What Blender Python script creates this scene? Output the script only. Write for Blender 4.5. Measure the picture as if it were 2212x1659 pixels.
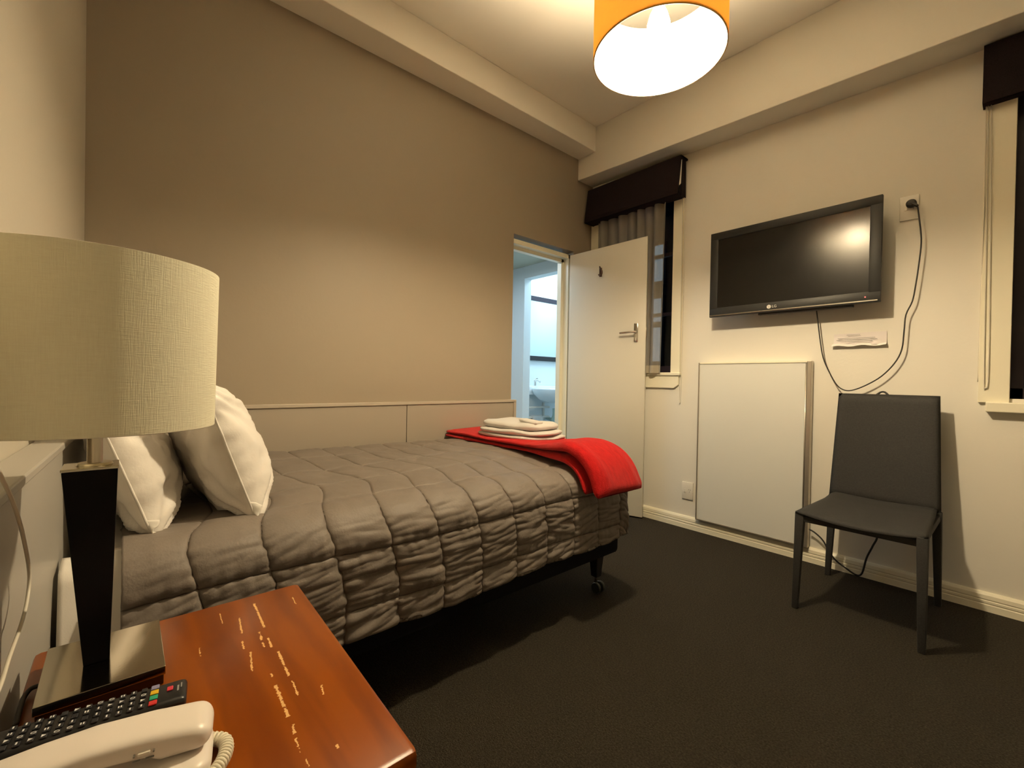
import bpy, bmesh, math, random
import numpy as np
from mathutils import Vector, Matrix, noise
random.seed(4)
for o in list(bpy.data.objects): bpy.data.objects.remove(o)
SC = bpy.context.scene
COL = SC.collection

# ---------------- camera, world, exposure ----------------
CZ = 1.03
yaw, pitch, roll, FPX = math.radians(48.895), math.radians(-0.534), math.radians(1.0446), 961.5
fwd = Vector((-math.sin(yaw)*math.cos(pitch), math.cos(yaw)*math.cos(pitch), math.sin(pitch)))
r0 = Vector((math.cos(yaw), math.sin(yaw), 0)); u0 = r0.cross(fwd)
rt = math.cos(roll)*r0 + math.sin(roll)*u0; up = -math.sin(roll)*r0 + math.cos(roll)*u0
cam = bpy.data.cameras.new('camera'); camo = bpy.data.objects.new('camera', cam); COL.objects.link(camo)
cam.sensor_fit = 'HORIZONTAL'; cam.sensor_width = 36; cam.lens = FPX/2212*36; cam.clip_start = .01
Mx = Matrix((rt, up, -fwd)).transposed().to_4x4(); Mx.translation = Vector((0, 0, CZ)); camo.matrix_world = Mx
SC.camera = camo
SC.cycles.caustics_reflective = False; SC.cycles.caustics_refractive = False
W = bpy.data.worlds.new('night'); SC.world = W; W.use_nodes = True
W.node_tree.nodes['Background'].inputs[0].default_value = (.010, .016, .045, 1)
W.node_tree.nodes['Background'].inputs[1].default_value = .35
SC.view_settings.view_transform = 'Standard'; SC.view_settings.look = 'None'
SC.view_settings.exposure = 0.0; SC.view_settings.gamma = 1; SC.view_settings.use_curve_mapping = False
LAMP_EMIT = 1540; LAMP_COL = (1.0, .80, .51)
BATH_POWER = 26; BATH_COL = (.66, .88, 1.0)
BEAM_AREA = bpy.data.lights.new('bathroom_light', 'AREA'); BEAM_AREA.size = .5; BEAM_AREA.energy = BATH_POWER; BEAM_AREA.color = BATH_COL
ba = bpy.data.objects.new('bathroom_light', BEAM_AREA); COL.objects.link(ba); ba.location = (-3.3, 3.85, 2.5)
BA2 = bpy.data.lights.new('bathroom_light', 'AREA'); BA2.size = .4; BA2.energy = 10; BA2.color = (.74, .88, 1.0)
ba2 = bpy.data.objects.new('bathroom_light', BA2); COL.objects.link(ba2); ba2.location = (-3.1, 2.3, 2.15)

# ---------------- materials ----------------
def mat(name, col, rough=.6, metal=0, spec=.5, bump=None, noise_col=None, coat=0, trans=0, emit=None, sheen=0):
    m = bpy.data.materials.new(name); m.use_nodes = True; nt = m.node_tree; b = nt.nodes['Principled BSDF']
    b.inputs['Base Color'].default_value = (*col, 1); b.inputs['Roughness'].default_value = rough
    b.inputs['Metallic'].default_value = metal; b.inputs['Specular IOR Level'].default_value = spec
    b.inputs['Coat Weight'].default_value = coat; b.inputs['Coat Roughness'].default_value = .12
    if sheen: b.inputs['Sheen Weight'].default_value = sheen
    if trans: b.inputs['Transmission Weight'].default_value = trans
    if emit: b.inputs['Emission Color'].default_value = (*emit[0], 1); b.inputs['Emission Strength'].default_value = emit[1]
    tc = nt.nodes.new('ShaderNodeTexCoord')
    if noise_col:   # (scale, colour2, stretch)
        sc, c2, st = noise_col
        mp = nt.nodes.new('ShaderNodeMapping'); mp.inputs['Scale'].default_value = st
        n = nt.nodes.new('ShaderNodeTexNoise'); n.inputs['Scale'].default_value = sc; n.inputs['Detail'].default_value = 6
        cr = nt.nodes.new('ShaderNodeValToRGB'); cr.color_ramp.elements[0].position = .35; cr.color_ramp.elements[1].position = .68
        cr.color_ramp.elements[0].color = (*col, 1); cr.color_ramp.elements[1].color = (*c2, 1)
        nt.links.new(tc.outputs['Object'], mp.inputs[0]); nt.links.new(mp.outputs[0], n.inputs['Vector'])
        nt.links.new(n.outputs[0], cr.inputs[0]); nt.links.new(cr.outputs[0], b.inputs['Base Color'])
    if bump:
        sc, strength, dist = bump
        n = nt.nodes.new('ShaderNodeTexNoise'); n.inputs['Scale'].default_value = sc; n.inputs['Detail'].default_value = 5
        bp = nt.nodes.new('ShaderNodeBump'); bp.inputs['Strength'].default_value = strength; bp.inputs['Distance'].default_value = dist
        nt.links.new(tc.outputs['Object'], n.inputs['Vector']); nt.links.new(n.outputs[0], bp.inputs['Height'])
        nt.links.new(bp.outputs[0], b.inputs['Normal'])
    return m

def translucent(name, col, tcol, fac, rough_weave=None, alpha=1):
    m = bpy.data.materials.new(name); m.use_nodes = True; nt = m.node_tree
    nt.nodes.remove(nt.nodes['Principled BSDF']); out = nt.nodes['Material Output']
    d = nt.nodes.new('ShaderNodeBsdfDiffuse'); d.inputs[0].default_value = (*col, 1)
    t = nt.nodes.new('ShaderNodeBsdfTranslucent'); t.inputs[0].default_value = (*tcol, 1)
    mx = nt.nodes.new('ShaderNodeMixShader'); mx.inputs[0].default_value = fac
    nt.links.new(d.outputs[0], mx.inputs[1]); nt.links.new(t.outputs[0], mx.inputs[2]); last = mx
    if alpha < 1:
        tr = nt.nodes.new('ShaderNodeBsdfTransparent'); m2 = nt.nodes.new('ShaderNodeMixShader'); m2.inputs[0].default_value = alpha
        nt.links.new(tr.outputs[0], m2.inputs[1]); nt.links.new(mx.outputs[0], m2.inputs[2]); last = m2
    nt.links.new(last.outputs[0], out.inputs[0])
    if rough_weave:
        tc = nt.nodes.new('ShaderNodeTexCoord'); bp = nt.nodes.new('ShaderNodeBump'); bp.inputs['Strength'].default_value = .5; bp.inputs['Distance'].default_value = .001
        acc = None
        for st in ((.06, .06, 1), (1, 1, .04)):
            mp = nt.nodes.new('ShaderNodeMapping'); mp.inputs['Scale'].default_value = st
            n = nt.nodes.new('ShaderNodeTexNoise'); n.inputs['Scale'].default_value = rough_weave; n.inputs['Detail'].default_value = 3
            nt.links.new(tc.outputs['Object'], mp.inputs[0]); nt.links.new(mp.outputs[0], n.inputs['Vector'])
            if acc is None: acc = n.outputs[0]
            else:
                a = nt.nodes.new('ShaderNodeMath'); nt.links.new(acc, a.inputs[0]); nt.links.new(n.outputs[0], a.inputs[1]); acc = a.outputs[0]
        nt.links.new(acc, bp.inputs['Height']); nt.links.new(bp.outputs[0], d.inputs['Normal'])
        # thread colour variation
        mc = nt.nodes.new('ShaderNodeMix'); mc.data_type = 'RGBA'
        sc = nt.nodes.new('ShaderNodeMath'); sc.operation = 'MULTIPLY'; sc.inputs[1].default_value = .5
        nt.links.new(acc, sc.inputs[0]); nt.links.new(sc.outputs[0], mc.inputs[0])
        mc.inputs[6].default_value = (*[c*.82 for c in col], 1); mc.inputs[7].default_value = (*[min(1, c*1.15) for c in col], 1)
        nt.links.new(mc.outputs[2], d.inputs[0])
    return m

WHITE_WALL = mat('cream_wall_paint', (.80, .765, .68), .55, bump=(60, .12, .004))
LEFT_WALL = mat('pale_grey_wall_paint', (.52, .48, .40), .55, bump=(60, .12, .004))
GREY_WALL = mat('taupe_wall_paint', (.33, .275, .205), .5, bump=(60, .12, .004))
CEIL = mat('ceiling_paint', (.90, .86, .78), .7, bump=(40, .1, .003))
CREAM_GLOSS = mat('cream_gloss_trim', (.88, .83, .66), .35, bump=(30, .05, .002))
DOOR_WHITE = mat('door_gloss_paint', (.70, .67, .58), .35, bump=(25, .06, .002))
CARPET = mat('charcoal_carpet', (.036, .031, .023), .95, spec=.1, bump=(260, 1, .012), noise_col=(170, (.075, .063, .046), (1, 1, 1)))
TAUPE_PANEL = mat('taupe_laminate', (.38, .33, .265), .45, bump=(30, .04, .002))
TAUPE_RAIL = mat('taupe_rail', (.46, .40, .32), .4, bump=(30, .04, .002))
GREY_PANEL = mat('light_grey_laminate', (.42, .40, .36), .4, bump=(30, .04, .002))
BATH_WALL = mat('bathroom_wall_paint', (.74, .80, .82), .5, bump=(30, .05, .002))
BATH_CEIL = mat('bathroom_ceiling_paint', (.50, .52, .42), .6, bump=(30, .05, .002))
BATH_TILE = mat('bathroom_floor_vinyl', (.35, .38, .38), .4, bump=(30, .1, .002))
CERAMIC = mat('white_ceramic', (.82, .86, .88), .12, bump=(5, .01, .001))
CHROME = mat('polished_chrome', (.78, .76, .72), .12, 1, bump=(200, .02, .001))
MIRROR = mat('mirror_glass', (.75, .85, .86), .03, 1, bump=(2, .005, .001))
BRUSHED = mat('brushed_nickel', (.58, .52, .42), .28, 1, bump=(150, .05, .001))
PLATE = mat('satin_chrome_plate', (.52, .48, .40), .10, 1, bump=(300, .03, .0005))
BLACK_WOOD = mat('black_lacquer', (.003, .0025, .003), .35, spec=.12, bump=(80, .05, .001))
BROWN_BLACK = mat('dark_brown_lacquer', (.030, .010, .006), .3, bump=(80, .05, .001))
BLACK_PL = mat('black_plastic', (.012, .012, .013), .35, bump=(200, .05, .001))
BLACK_GL = mat('satin_black_bezel', (.022, .022, .021), .45, spec=.3, bump=(3, .01, .001))
SCREEN = mat('tv_screen', (.010, .009, .008), .20, spec=.5, bump=(3, .003, .001))
SILVER = mat('silver_trim', (.55, .52, .45), .25, 1, bump=(100, .02, .001))
ALU = mat('anodised_aluminium', (.55, .50, .42), .35, .8, bump=(100, .02, .001))
BOARD = mat('white_board', (.74, .74, .69), .22, bump=(6, .02, .002))
WHITE_PL = mat('white_plastic', (.78, .74, .66), .3, bump=(200, .03, .001))
PHONE_PL = mat('phone_white_plastic', (.80, .74, .68), .32, bump=(200, .03, .001))
GREY_PL = mat('grey_print', (.25, .24, .22), .5, bump=(200, .03, .001))
RUBBER = mat('black_cable_rubber', (.02, .017, .014), .5, bump=(300, .1, .001))
WHITE_CABLE = mat('white_cable', (.70, .66, .56), .4, bump=(300, .05, .001))
LEATHER = mat('charcoal_leather', (.036, .035, .034), .7, spec=.22, bump=(260, .35, .002), noise_col=(160, (.045, .044, .042), (1, 1, 1)))
PELMET = mat('dark_plum_fabric', (.012, .008, .009), .9, spec=.12, bump=(500, .5, .002), noise_col=(350, (.020, .013, .014), (1, 1, 1)))
SHEET = mat('white_cotton', (.82, .79, .74), .8, spec=.2, bump=(500, .2, .001))
PILLOW_M = mat('white_pillow_cotton', (.84, .80, .75), .45, spec=.4, bump=(45, .25, .006))
TOWEL_M = mat('white_terry', (.86, .83, .79), .95, spec=.1, bump=(380, .9, .006))
RED = mat('red_fleece', (.50, .007, .008), .9, spec=.15, bump=(300, .8, .004), noise_col=(30, (.62, .012, .012), (1, 2.5, 1)), sheen=.12)
QUILT = mat('taupe_quilt', (.200, .170, .146), .58, spec=.4, bump=(140, .3, .003), noise_col=(9, (.222, .189, .163), (1, 1, 1)))
BED_BLACK = mat('black_bed_fabric', (.007, .007, .009), .9, spec=.15, bump=(400, .4, .002))
CURTAIN = translucent('sheer_grey_curtain', (.50, .46, .40), (.30, .28, .24), .4, 600, alpha=.72)
CURTAIN_HEM = translucent('curtain_hem', (.55, .49, .38), (.4, .36, .3), .3, 600)
SHADE_CREAM = translucent('cream_linen_shade', (.97, .90, .70), (.80, .68, .45), .16, 900)
SHADE_OCHRE = translucent('ochre_fabric_shade', (.82, .52, .10), (.84, .57, .26), .48, 500)
SHADE_IN = translucent('white_shade_lining', (.80, .77, .68), (.92, .88, .80), .42)
NIGHT_FRAME = mat('dark_window_sash', (.016, .010, .020), .4, bump=(50, .05, .001))
FRAME_PLASTIC = mat('clear_sleeve', (.80, .76, .70), .2, bump=(20, .1, .002))
PAPER = mat('notice_paper', (.74, .68, .66), .6, bump=(20, .2, .002))
GREEN_PIPE = mat('pale_green_plastic', (.45, .58, .52), .4, bump=(20, .05, .002))

def glass(name):
    m = bpy.data.materials.new(name); m.use_nodes = True; nt = m.node_tree
    nt.nodes.remove(nt.nodes['Principled BSDF']); out = nt.nodes['Material Output']
    tr = nt.nodes.new('ShaderNodeBsdfTransparent'); tr.inputs[0].default_value = (.85, .9, .92, 1)
    g = nt.nodes.new('ShaderNodeBsdfGlossy'); g.inputs['Roughness'].default_value = .02
    fr = nt.nodes.new('ShaderNodeFresnel'); fr.inputs[0].default_value = 1.45
    mx = nt.nodes.new('ShaderNodeMixShader')
    nt.links.new(fr.outputs[0], mx.inputs[0]); nt.links.new(tr.outputs[0], mx.inputs[1]); nt.links.new(g.outputs[0], mx.inputs[2])
    nt.links.new(mx.outputs[0], out.inputs[0]); return m
GLASS = glass('window_glass')
def emit(name, col, s):
    m = bpy.data.materials.new(name); m.use_nodes = True; nt = m.node_tree
    nt.nodes.remove(nt.nodes['Principled BSDF'])
    e = nt.nodes.new('ShaderNodeEmission'); e.inputs[0].default_value = (*col, 1); e.inputs[1].default_value = s
    nt.links.new(e.outputs[0], nt.nodes['Material Output'].inputs[0]); return m
BULB = emit('lit_bulb', LAMP_COL, LAMP_EMIT)
LED = emit('standby_led', (1, .12, .10), 3)
LIT_WIN = emit('lit_far_window', (.40, .56, .66), .9)

# ---------------- helpers ----------------
def empty(name, loc=(0, 0, 0)):
    o = bpy.data.objects.new(name, None); COL.objects.link(o); o.location = loc; o.empty_display_size = .05; return o
def tag(o, label=None, cat=None, group=None, kind=None):
    if label: o['label'] = label
    if cat: o['category'] = cat
    if group: o['group'] = group
    if kind: o['kind'] = kind
    return o
def adopt(o, parent):
    if parent is not None:
        o.parent = parent
        if parent.type == 'EMPTY': o.matrix_parent_inverse = Matrix.Translation(-Vector(parent.location))
class MB:
    def __init__(s): s.bm = bmesh.new()
    def _add(s, geo_bm, M=None):
        if M is not None: bmesh.ops.transform(geo_bm, matrix=M, verts=geo_bm.verts)
        me = bpy.data.meshes.new('tmp'); geo_bm.to_mesh(me); geo_bm.free(); s.bm.from_mesh(me); bpy.data.meshes.remove(me)
    def box(s, lo, hi, bevel=0, M=None, seg=2):
        b = bmesh.new(); bmesh.ops.create_cube(b, size=1)
        for v in b.verts: v.co = Vector([lo[i] + (v.co[i]+.5)*(hi[i]-lo[i]) for i in range(3)])
        if bevel: bmesh.ops.bevel(b, geom=b.edges[:], offset=bevel, segments=seg, profile=.5, affect='EDGES')
        s._add(b, M); return s
    def prism(s, pts, axis, a, b_, bevel=0, M=None):
        """polygon pts (2D) in the plane normal to axis, extruded a..b_"""
        b = bmesh.new()
        def mk(p, t):
            q = list(p); q.insert(axis, t); return Vector(q)
        v0 = [b.verts.new(mk(p, a)) for p in pts]; v1 = [b.verts.new(mk(p, b_)) for p in pts]; n = len(pts)
        b.faces.new(v0); b.faces.new(v1[::-1])
        for i in range(n): b.faces.new((v0[i], v1[i], v1[(i+1) % n], v0[(i+1) % n]))
        bmesh.ops.recalc_face_normals(b, faces=b.faces[:])
        if bevel: bmesh.ops.bevel(b, geom=b.edges[:], offset=bevel, segments=2, profile=.5, affect='EDGES')
        s._add(b, M); return s
    def frustum(s, c0, h0, c1, h1, bevel=0, M=None):
        """rectangular frustum, c centre at each end, h=(hx,hy) half sizes; stacked in z"""
        b = bmesh.new(); r = []
        for c, h in ((c0, h0), (c1, h1)):
            r.append([b.verts.new((c[0]+sx*h[0], c[1]+sy*h[1], c[2])) for sx, sy in ((-1, -1), (1, -1), (1, 1), (-1, 1))])
        b.faces.new(r[0][::-1]); b.faces.new(r[1])
        for i in range(4): b.faces.new((r[0][i], r[0][(i+1) % 4], r[1][(i+1) % 4], r[1][i]))
        bmesh.ops.recalc_face_normals(b, faces=b.faces[:])
        if bevel: bmesh.ops.bevel(b, geom=b.edges[:], offset=bevel, segments=2, profile=.5, affect='EDGES')
        s._add(b, M); return s
    def tube(s, path, r, n=8, caps=True, M=None):
        b = bmesh.new(); P = [Vector(p) for p in path]; rings = []; ref = None
        for i, p in enumerate(P):
            t = (P[min(i+1, len(P)-1)] - P[max(i-1, 0)]).normalized()
            if ref is None: ref = t.orthogonal().normalized()
            ref = (ref - t*ref.dot(t)).normalized(); bi = t.cross(ref)
            rr = r[i] if hasattr(r, '__len__') else r
            rings.append([b.verts.new(p + rr*(math.cos(2*math.pi*k/n)*ref + math.sin(2*math.pi*k/n)*bi)) for k in range(n)])
        for i in range(len(P)-1):
            for k in range(n): b.faces.new((rings[i][k], rings[i][(k+1) % n], rings[i+1][(k+1) % n], rings[i+1][k]))
        if caps: b.faces.new(rings[0][::-1]); b.faces.new(rings[-1])
        bmesh.ops.recalc_face_normals(b, faces=b.faces[:])
        s._add(b, M); return s
    def lathe(s, prof, c=(0, 0, 0), n=40, M=None, close=False):
        b = bmesh.new(); rings = []
        for r, z in prof:
            if r < 1e-6: rings.append([b.verts.new((c[0], c[1], c[2]+z))])
            else: rings.append([b.verts.new((c[0]+r*math.cos(2*math.pi*k/n), c[1]+r*math.sin(2*math.pi*k/n), c[2]+z)) for k in range(n)])
        prs = list(zip(rings[:-1], rings[1:]))
        if close: prs.append((rings[-1], rings[0]))
        for A, B in prs:
            for k in range(n):
                k2 = (k+1) % n
                if len(A) == 1 and len(B) == 1: continue
                if len(A) == 1: b.faces.new((A[0], B[k2], B[k]))
                elif len(B) == 1: b.faces.new((A[k], A[k2], B[0]))
                else: b.faces.new((A[k], A[k2], B[k2], B[k]))
        bmesh.ops.recalc_face_normals(b, faces=b.faces[:])
        s._add(b, M); return s
    def grid(s, fn, nu, nv):
        """fn(i,j)->co"""
        b = bmesh.new(); V = [[b.verts.new(fn(i, j)) for j in range(nv+1)] for i in range(nu+1)]
        for i in range(nu):
            for j in range(nv): b.faces.new((V[i][j], V[i+1][j], V[i+1][j+1], V[i][j+1]))
        s._add(b); return s
    def build(s, name, m, parent=None, smooth=None, origin=None):
        me = bpy.data.meshes.new(name); s.bm.to_mesh(me); s.bm.free()
        me.materials.append(m)
        o = bpy.data.objects.new(name, me); COL.objects.link(o)
        if smooth: me.shade_smooth() if smooth is True else me.set_sharp_from_angle(angle=math.radians(smooth))
        adopt(o, parent)
        return o
def box(name, lo, hi, m, parent=None, bevel=0, M=None, smooth=None): return MB().box(lo, hi, bevel, M).build(name, m, parent, smooth)
def struct(o): o['kind'] = 'structure'; return o
def spline(P, n=10):
    P = [Vector(p) for p in P]; out = []
    for i in range(len(P)-1):
        p0 = P[max(i-1, 0)]; p1 = P[i]; p2 = P[i+1]; p3 = P[min(i+2, len(P)-1)]
        for k in range(n):
            t = k/n
            out.append(.5*((2*p1)+(p2-p0)*t+(2*p0-5*p1+4*p2-p3)*t*t+(3*p1-p0-3*p2+p3)*t**3))
    out.append(P[-1]); return out
def text_mesh(name, body, size, M, m, parent, ext=.0006):
    c = bpy.data.curves.new('txt', 'FONT'); c.body = body; c.size = size; c.extrude = ext; c.align_x = 'CENTER'; c.align_y = 'CENTER'
    t = bpy.data.objects.new('txt', c); COL.objects.link(t)
    dg = bpy.context.evaluated_depsgraph_get(); me = bpy.data.meshes.new_from_object(t.evaluated_get(dg))
    bpy.data.objects.remove(t); me.name = name; me.transform(M); me.materials.clear(); me.materials.append(m)
    o = bpy.data.objects.new(name, me); COL.objects.link(o); adopt(o, parent); return o
def nz(x, y, z=0): return noise.noise(Vector((x, y, z)))

# ---------------- room shell ----------------
XG, YL, YT, XR, ZC = -2.462, -.26, 3.03, 1.7, 3.067
yw = lambda x: -.122-.031*(x-XG)   # the head wall runs slightly out of square
struct(box('floor', (XG-.12, YL-.1, -.08), (XR+.1, YT+.1, 0), CARPET))
struct(box('ceiling', (XG-.12, YL-.1, ZC), (XR+.1, YT+.1, ZC+.1), CEIL))
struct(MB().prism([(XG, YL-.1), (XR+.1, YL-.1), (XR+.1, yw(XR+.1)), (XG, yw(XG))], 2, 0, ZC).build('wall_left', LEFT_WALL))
struct(box('wall_front', (XR, yw(XR), 0), (XR+.1, YT, ZC), WHITE_WALL))
# taupe wall with doorway
DY0, DY1, DZ = 2.14, 2.80, 2.10
b = MB(); b.box((XG-.12, YL-.1, 0), (XG, DY0, ZC)); b.box((XG-.12, DY0, DZ), (XG, DY1, ZC)); b.box((XG-.12, DY1, 0), (XG, YT+.1, ZC))
struct(b.build('wall_back', GREY_WALL))
# tv wall with two windows
W1 = (-2.36, -1.69, 1.105, 2.50); W2 = (-.041, .95, .985, 2.50)
b = MB()
b.box((XG, YT, 0), (W1[0], YT+.14, ZC)); b.box((W1[0], YT, 0), (W1[1], YT+.14, W1[2])); b.box((W1[0], YT, W1[3]), (W1[1], YT+.14, ZC))
b.box((W1[1], YT, 0), (W2[0], YT+.14, ZC)); b.box((W2[0], YT, 0), (W2[1], YT+.14, W2[2])); b.box((W2[0], YT, W2[3]), (W2[1], YT+.14, ZC))
b.box((W2[1], YT, 0), (XR+.1, YT+.14, ZC))
struct(b.build('wall_right', WHITE_WALL))
# beams
YB, XB = 2.834, -2.28
struct(box('trim_1', (XG, -.122, 2.868), (XB, YB, ZC), CEIL, bevel=.004))
tag(bpy.data.objects['trim_1'], 'cream ceiling beam running along the top of the taupe wall')
zb = lambda x: 2.612 - .034*x
struct(MB().prism([(XG, zb(XG)+.0), (XR, zb(XR)), (XR, ZC), (XG, ZC)], 1, YB, YT, bevel=.004).build('trim_2', WHITE_WALL))
tag(bpy.data.objects['trim_2'], 'deep cream ceiling beam above the television wall')
# baseboards with grooves
def skirting(name, prof, axis, a, b_):
    o = struct(MB().prism(prof, axis, a, b_).build(name, CREAM_GLOSS)); return o
def skprof(y): return [(y, 0), (y-.020, 0), (y-.020, .030), (y-.017, .033), (y-.017, .036), (y-.020, .039), (y-.020, .048), (y-.017, .051), (y-.017, .054), (y-.020, .057), (y-.018, .074), (y-.012, .083), (y-.006, .086), (y, .086)]
skirting('baseboard_right', skprof(YT), 0, XG, XR)
struct(MB().prism([(-.25, yw(-.25)), (XR, yw(XR)), (XR, yw(XR)+.018), (-.25, yw(-.25)+.018)], 2, 0, .086).build('baseboard_left', CREAM_GLOSS))

# ---------------- doorway and door ----------------
d = empty('door_1', (XG, 2.74, 0)); tag(d, 'white flush door standing open in front of the curtained window'); struct(d)
b = MB()
b.box((XG-.12, 2.765, 0), (XG-.025, 2.80, 2.075), .002); b.box((XG-.12, 2.14, 2.04), (XG-.025, 2.80, 2.075), .002)
b.box((XG-.12, 2.14, 0), (XG-.025, 2.155, 2.05), .002)
b.build('door_frame', CREAM_GLOSS, d)
b = MB(); b.box((XG-.12, 2.735, 0), (XG-.075, 2.768, 2.045), .002); b.box((XG-.12, 2.155, 2.015), (XG-.075, 2.765, 2.043), .002)
b.build('door_stop', CREAM_GLOSS, d)
H = Vector((-2.452, 2.745, 0)); T = Vector((-1.862, 2.945, 0)); dl = (T-H).length; ang = math.atan2(T.y-H.y, T.x-H.x)
DM = Matrix.Translation(H) @ Matrix.Rotation(ang, 4, 'Z')
b = MB()
b.prism([(0, .012), (dl, .012), (dl, 2.125), (0, 2.055)], 1, 0, .036, bevel=.0015, M=DM)
leaf = b.build('door_leaf', DOOR_WHITE, d, smooth=30)
def hsub(bm, name, m): return bm.build(name, m, leaf, smooth=40)
b = MB(); b.box((dl-.088, -.010, 1.335), (dl-.056, 0, 1.475), .004, M=DM)
b.tube([(dl-.072, -.008, 1.405), (dl-.072, -.050, 1.405)], .009, 10, M=DM)
hsub(b, 'handle_plate', CHROME)
b = MB(); b.tube(spline([(dl-.066, -.048, 1.405), (dl-.10, -.052, 1.405), (dl-.14, -.050, 1.402), (dl-.185, -.043, 1.400)], 4), .008, 10, M=DM)
hsub(b, 'lever_handle', CHROME)
b = MB(); b.box((dl-.0005, .006, 1.365), (dl+.0025, .030, 1.445), .0005, M=DM); hsub(b, 'latch_plate', BRUSHED)
b = MB(); b.box((.252, -.003, 1.855), (.274, 0, 1.925), .001, M=DM)
b.tube(spline([(.255, -.004, 1.935), (.268, -.018, 1.915), (.282, -.03, 1.895), (.284, -.034, 1.87), (.27, -.032, 1.858), (.255, -.026, 1.868)], 5), .0055, 8, M=DM)
hsub(b, 'coat_hook', mat('aged_bronze', (.10, .05, .03), .4, .6, bump=(100, .1, .001)))

# ---------------- bathroom beyond the doorway ----------------
BX = -3.85
b = MB(); b.box((BX-.1, 1.5, -.08), (XG-.12, 4.6, 0)); struct(b.build('floor_bathroom', BATH_TILE)); 
b = MB(); b.box((BX-.1, 1.5, 2.215), (XG-.12, 3.15, 2.30)); struct(b.build('ceiling_bathroom', BATH_CEIL))
struct(box('ceiling_alcove', (BX-.1, 3.25, 2.60), (-2.60, 4.6, 2.70), BATH_WALL))
b = MB(); b.box((BX-.1, 1.4, 0), (BX, 4.6, 2.7)); struct(b.build('wall_bathroom_back', BATH_WALL))
struct(box('wall_bathroom_left', (BX, 1.4, 0), (XG-.12, 1.5, 2.3), BATH_WALL))
b = MB(); b.box((BX, 3.15, 0), (-3.44, 3.25, 2.215), .004); b.box((-3.44, 3.15, 2.09), (XG-.12, 3.25, 2.7)); b.box((BX, 3.15, 2.215), (-3.44, 3.25, 2.7))
struct(b.build('wall_bathroom_right', BATH_WALL))
struct(box('wall_alcove_right', (BX, 4.5, 0), (-2.60, 4.6, 2.7), BATH_WALL)); struct(box('wall_alcove_front', (-2.70, 3.25, 0), (-2.60, 4.6, 2.7), BATH_WALL))
mr = empty('bathroom_mirror', (BX, 3.9, 1.26)); tag(mr, 'black framed mirror above the bathroom basin seen through the doorway', 'mirror')
y0, y1, z0, z1 = 3.525, 4.25, 1.265, 2.03
box('frame_rail', (BX+.002, y0, z1-.055), (BX+.03, y1, z1), NIGHT_FRAME, mr, .002); box('frame_rail', (BX+.002, y0, z0), (BX+.03, y1, z0+.055), BLACK_PL, mr, .002)
box('frame_stile', (BX+.002, y0, z0+.055), (BX+.03, y0+.016, z1-.055), BLACK_PL, mr, .002); box('frame_stile', (BX+.002, y1-.016, z0+.055), (BX+.03, y1, z1-.055), BLACK_PL, mr, .002)
box('mirror_glass', (BX+.003, y0+.016, z0+.055), (BX+.018, y1-.016, z1-.055), MIRROR, mr)
bs = empty('wash_basin', (BX, 3.85, .8)); tag(bs, 'white ceramic wall basin below the black framed mirror', 'basin')
b = MB()
cx, cy = BX+.24, 3.86
prof = [(.001, -.13), (.10, -.125), (.19, -.09), (.25, -.02), (.265, .03), (.258, .045), (.235, .045), (.215, .02), (.15, -.05), (.05, -.075), (.001, -.078)]
Mb = Matrix.Translation((cx, cy, .895)) @ Matrix.Diagonal((.9, 1.3, 1, 1))
b.lathe(prof, n=36, M=Mb); b.build('bowl', CERAMIC, bs, smooth=True)
box('back_ledge', (BX+.001, 3.52, .86), (BX+.10, 4.2, .965), CERAMIC, bs, .012, smooth=30)
b = MB(); b.tube([(BX+.07, 3.66, .96), (BX+.07, 3.66, 1.025)], .014, 12); b.tube(spline([(BX+.07, 3.66, 1.015), (BX+.12, 3.66, 1.025), (BX+.17, 3.66, 1.0)], 4), .010, 10)
tp = b.build('tap', CHROME, bs, smooth=40)
b = MB(); b.tube([(BX+.055, 3.64, 1.025), (BX+.07, 3.66, 1.045), (BX+.09, 3.685, 1.05)], .008, 8); b.build('tap_lever', CHROME, tp, smooth=40)
rl = empty('towel_rail', (BX, 3.75, .6)); tag(rl, 'white double towel rail fixed under the bathroom basin', 'rail')
for z in (.715, .60):
    b = MB(); b.tube(spline([(BX+.005, 3.50, z), (BX+.10, 3.51, z), (BX+.12, 3.55, z), (BX+.12, 3.80, z), (BX+.11, 3.86, z-.005), (BX+.005, 3.87, z-.01)], 5), .012, 10); b.build('bar', WHITE_PL, rl, smooth=True)
b = MB(); b.tube([(BX+.01, 3.87, .55), (BX+.01, 3.87, .76)], .014, 8); b.build('bracket', WHITE_PL, rl, smooth=40)
def drape(i, j):
    t = i/24; y = 3.57+.16*j/8
    if t < .5: z = .42+(.60+.014-.42)*t*2; x = BX+.135
    else: z = .614-(.614-.46)*(t-.5)*2; x = BX+.104
    if abs(t-.5) < .03: x = BX+.12; z = .617
    return Vector((x+.004*math.sin(y*70), y, z))
o = MB().grid(drape, 24, 8).build('hand_towel', TOWEL_M, None, smooth=True); md = o.modifiers.new('s', 'SOLIDIFY'); md.thickness = .008
tag(o, 'white hand towel hanging on the bathroom rail under the basin', 'towel')
b = MB(); b.tube(spline([(BX+.20, 3.86, .70), (BX+.20, 3.86, .62), (BX+.17, 3.86, .56), (BX+.13, 3.92, .55), (BX+.02, 3.92, .57)], 6), .022, 12)
pp = b.build('waste_pipe', GREEN_PIPE, None, smooth=True); pp.parent = bs; pp.matrix_parent_inverse = Matrix.Translation(-Vector(bs.location))

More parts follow.
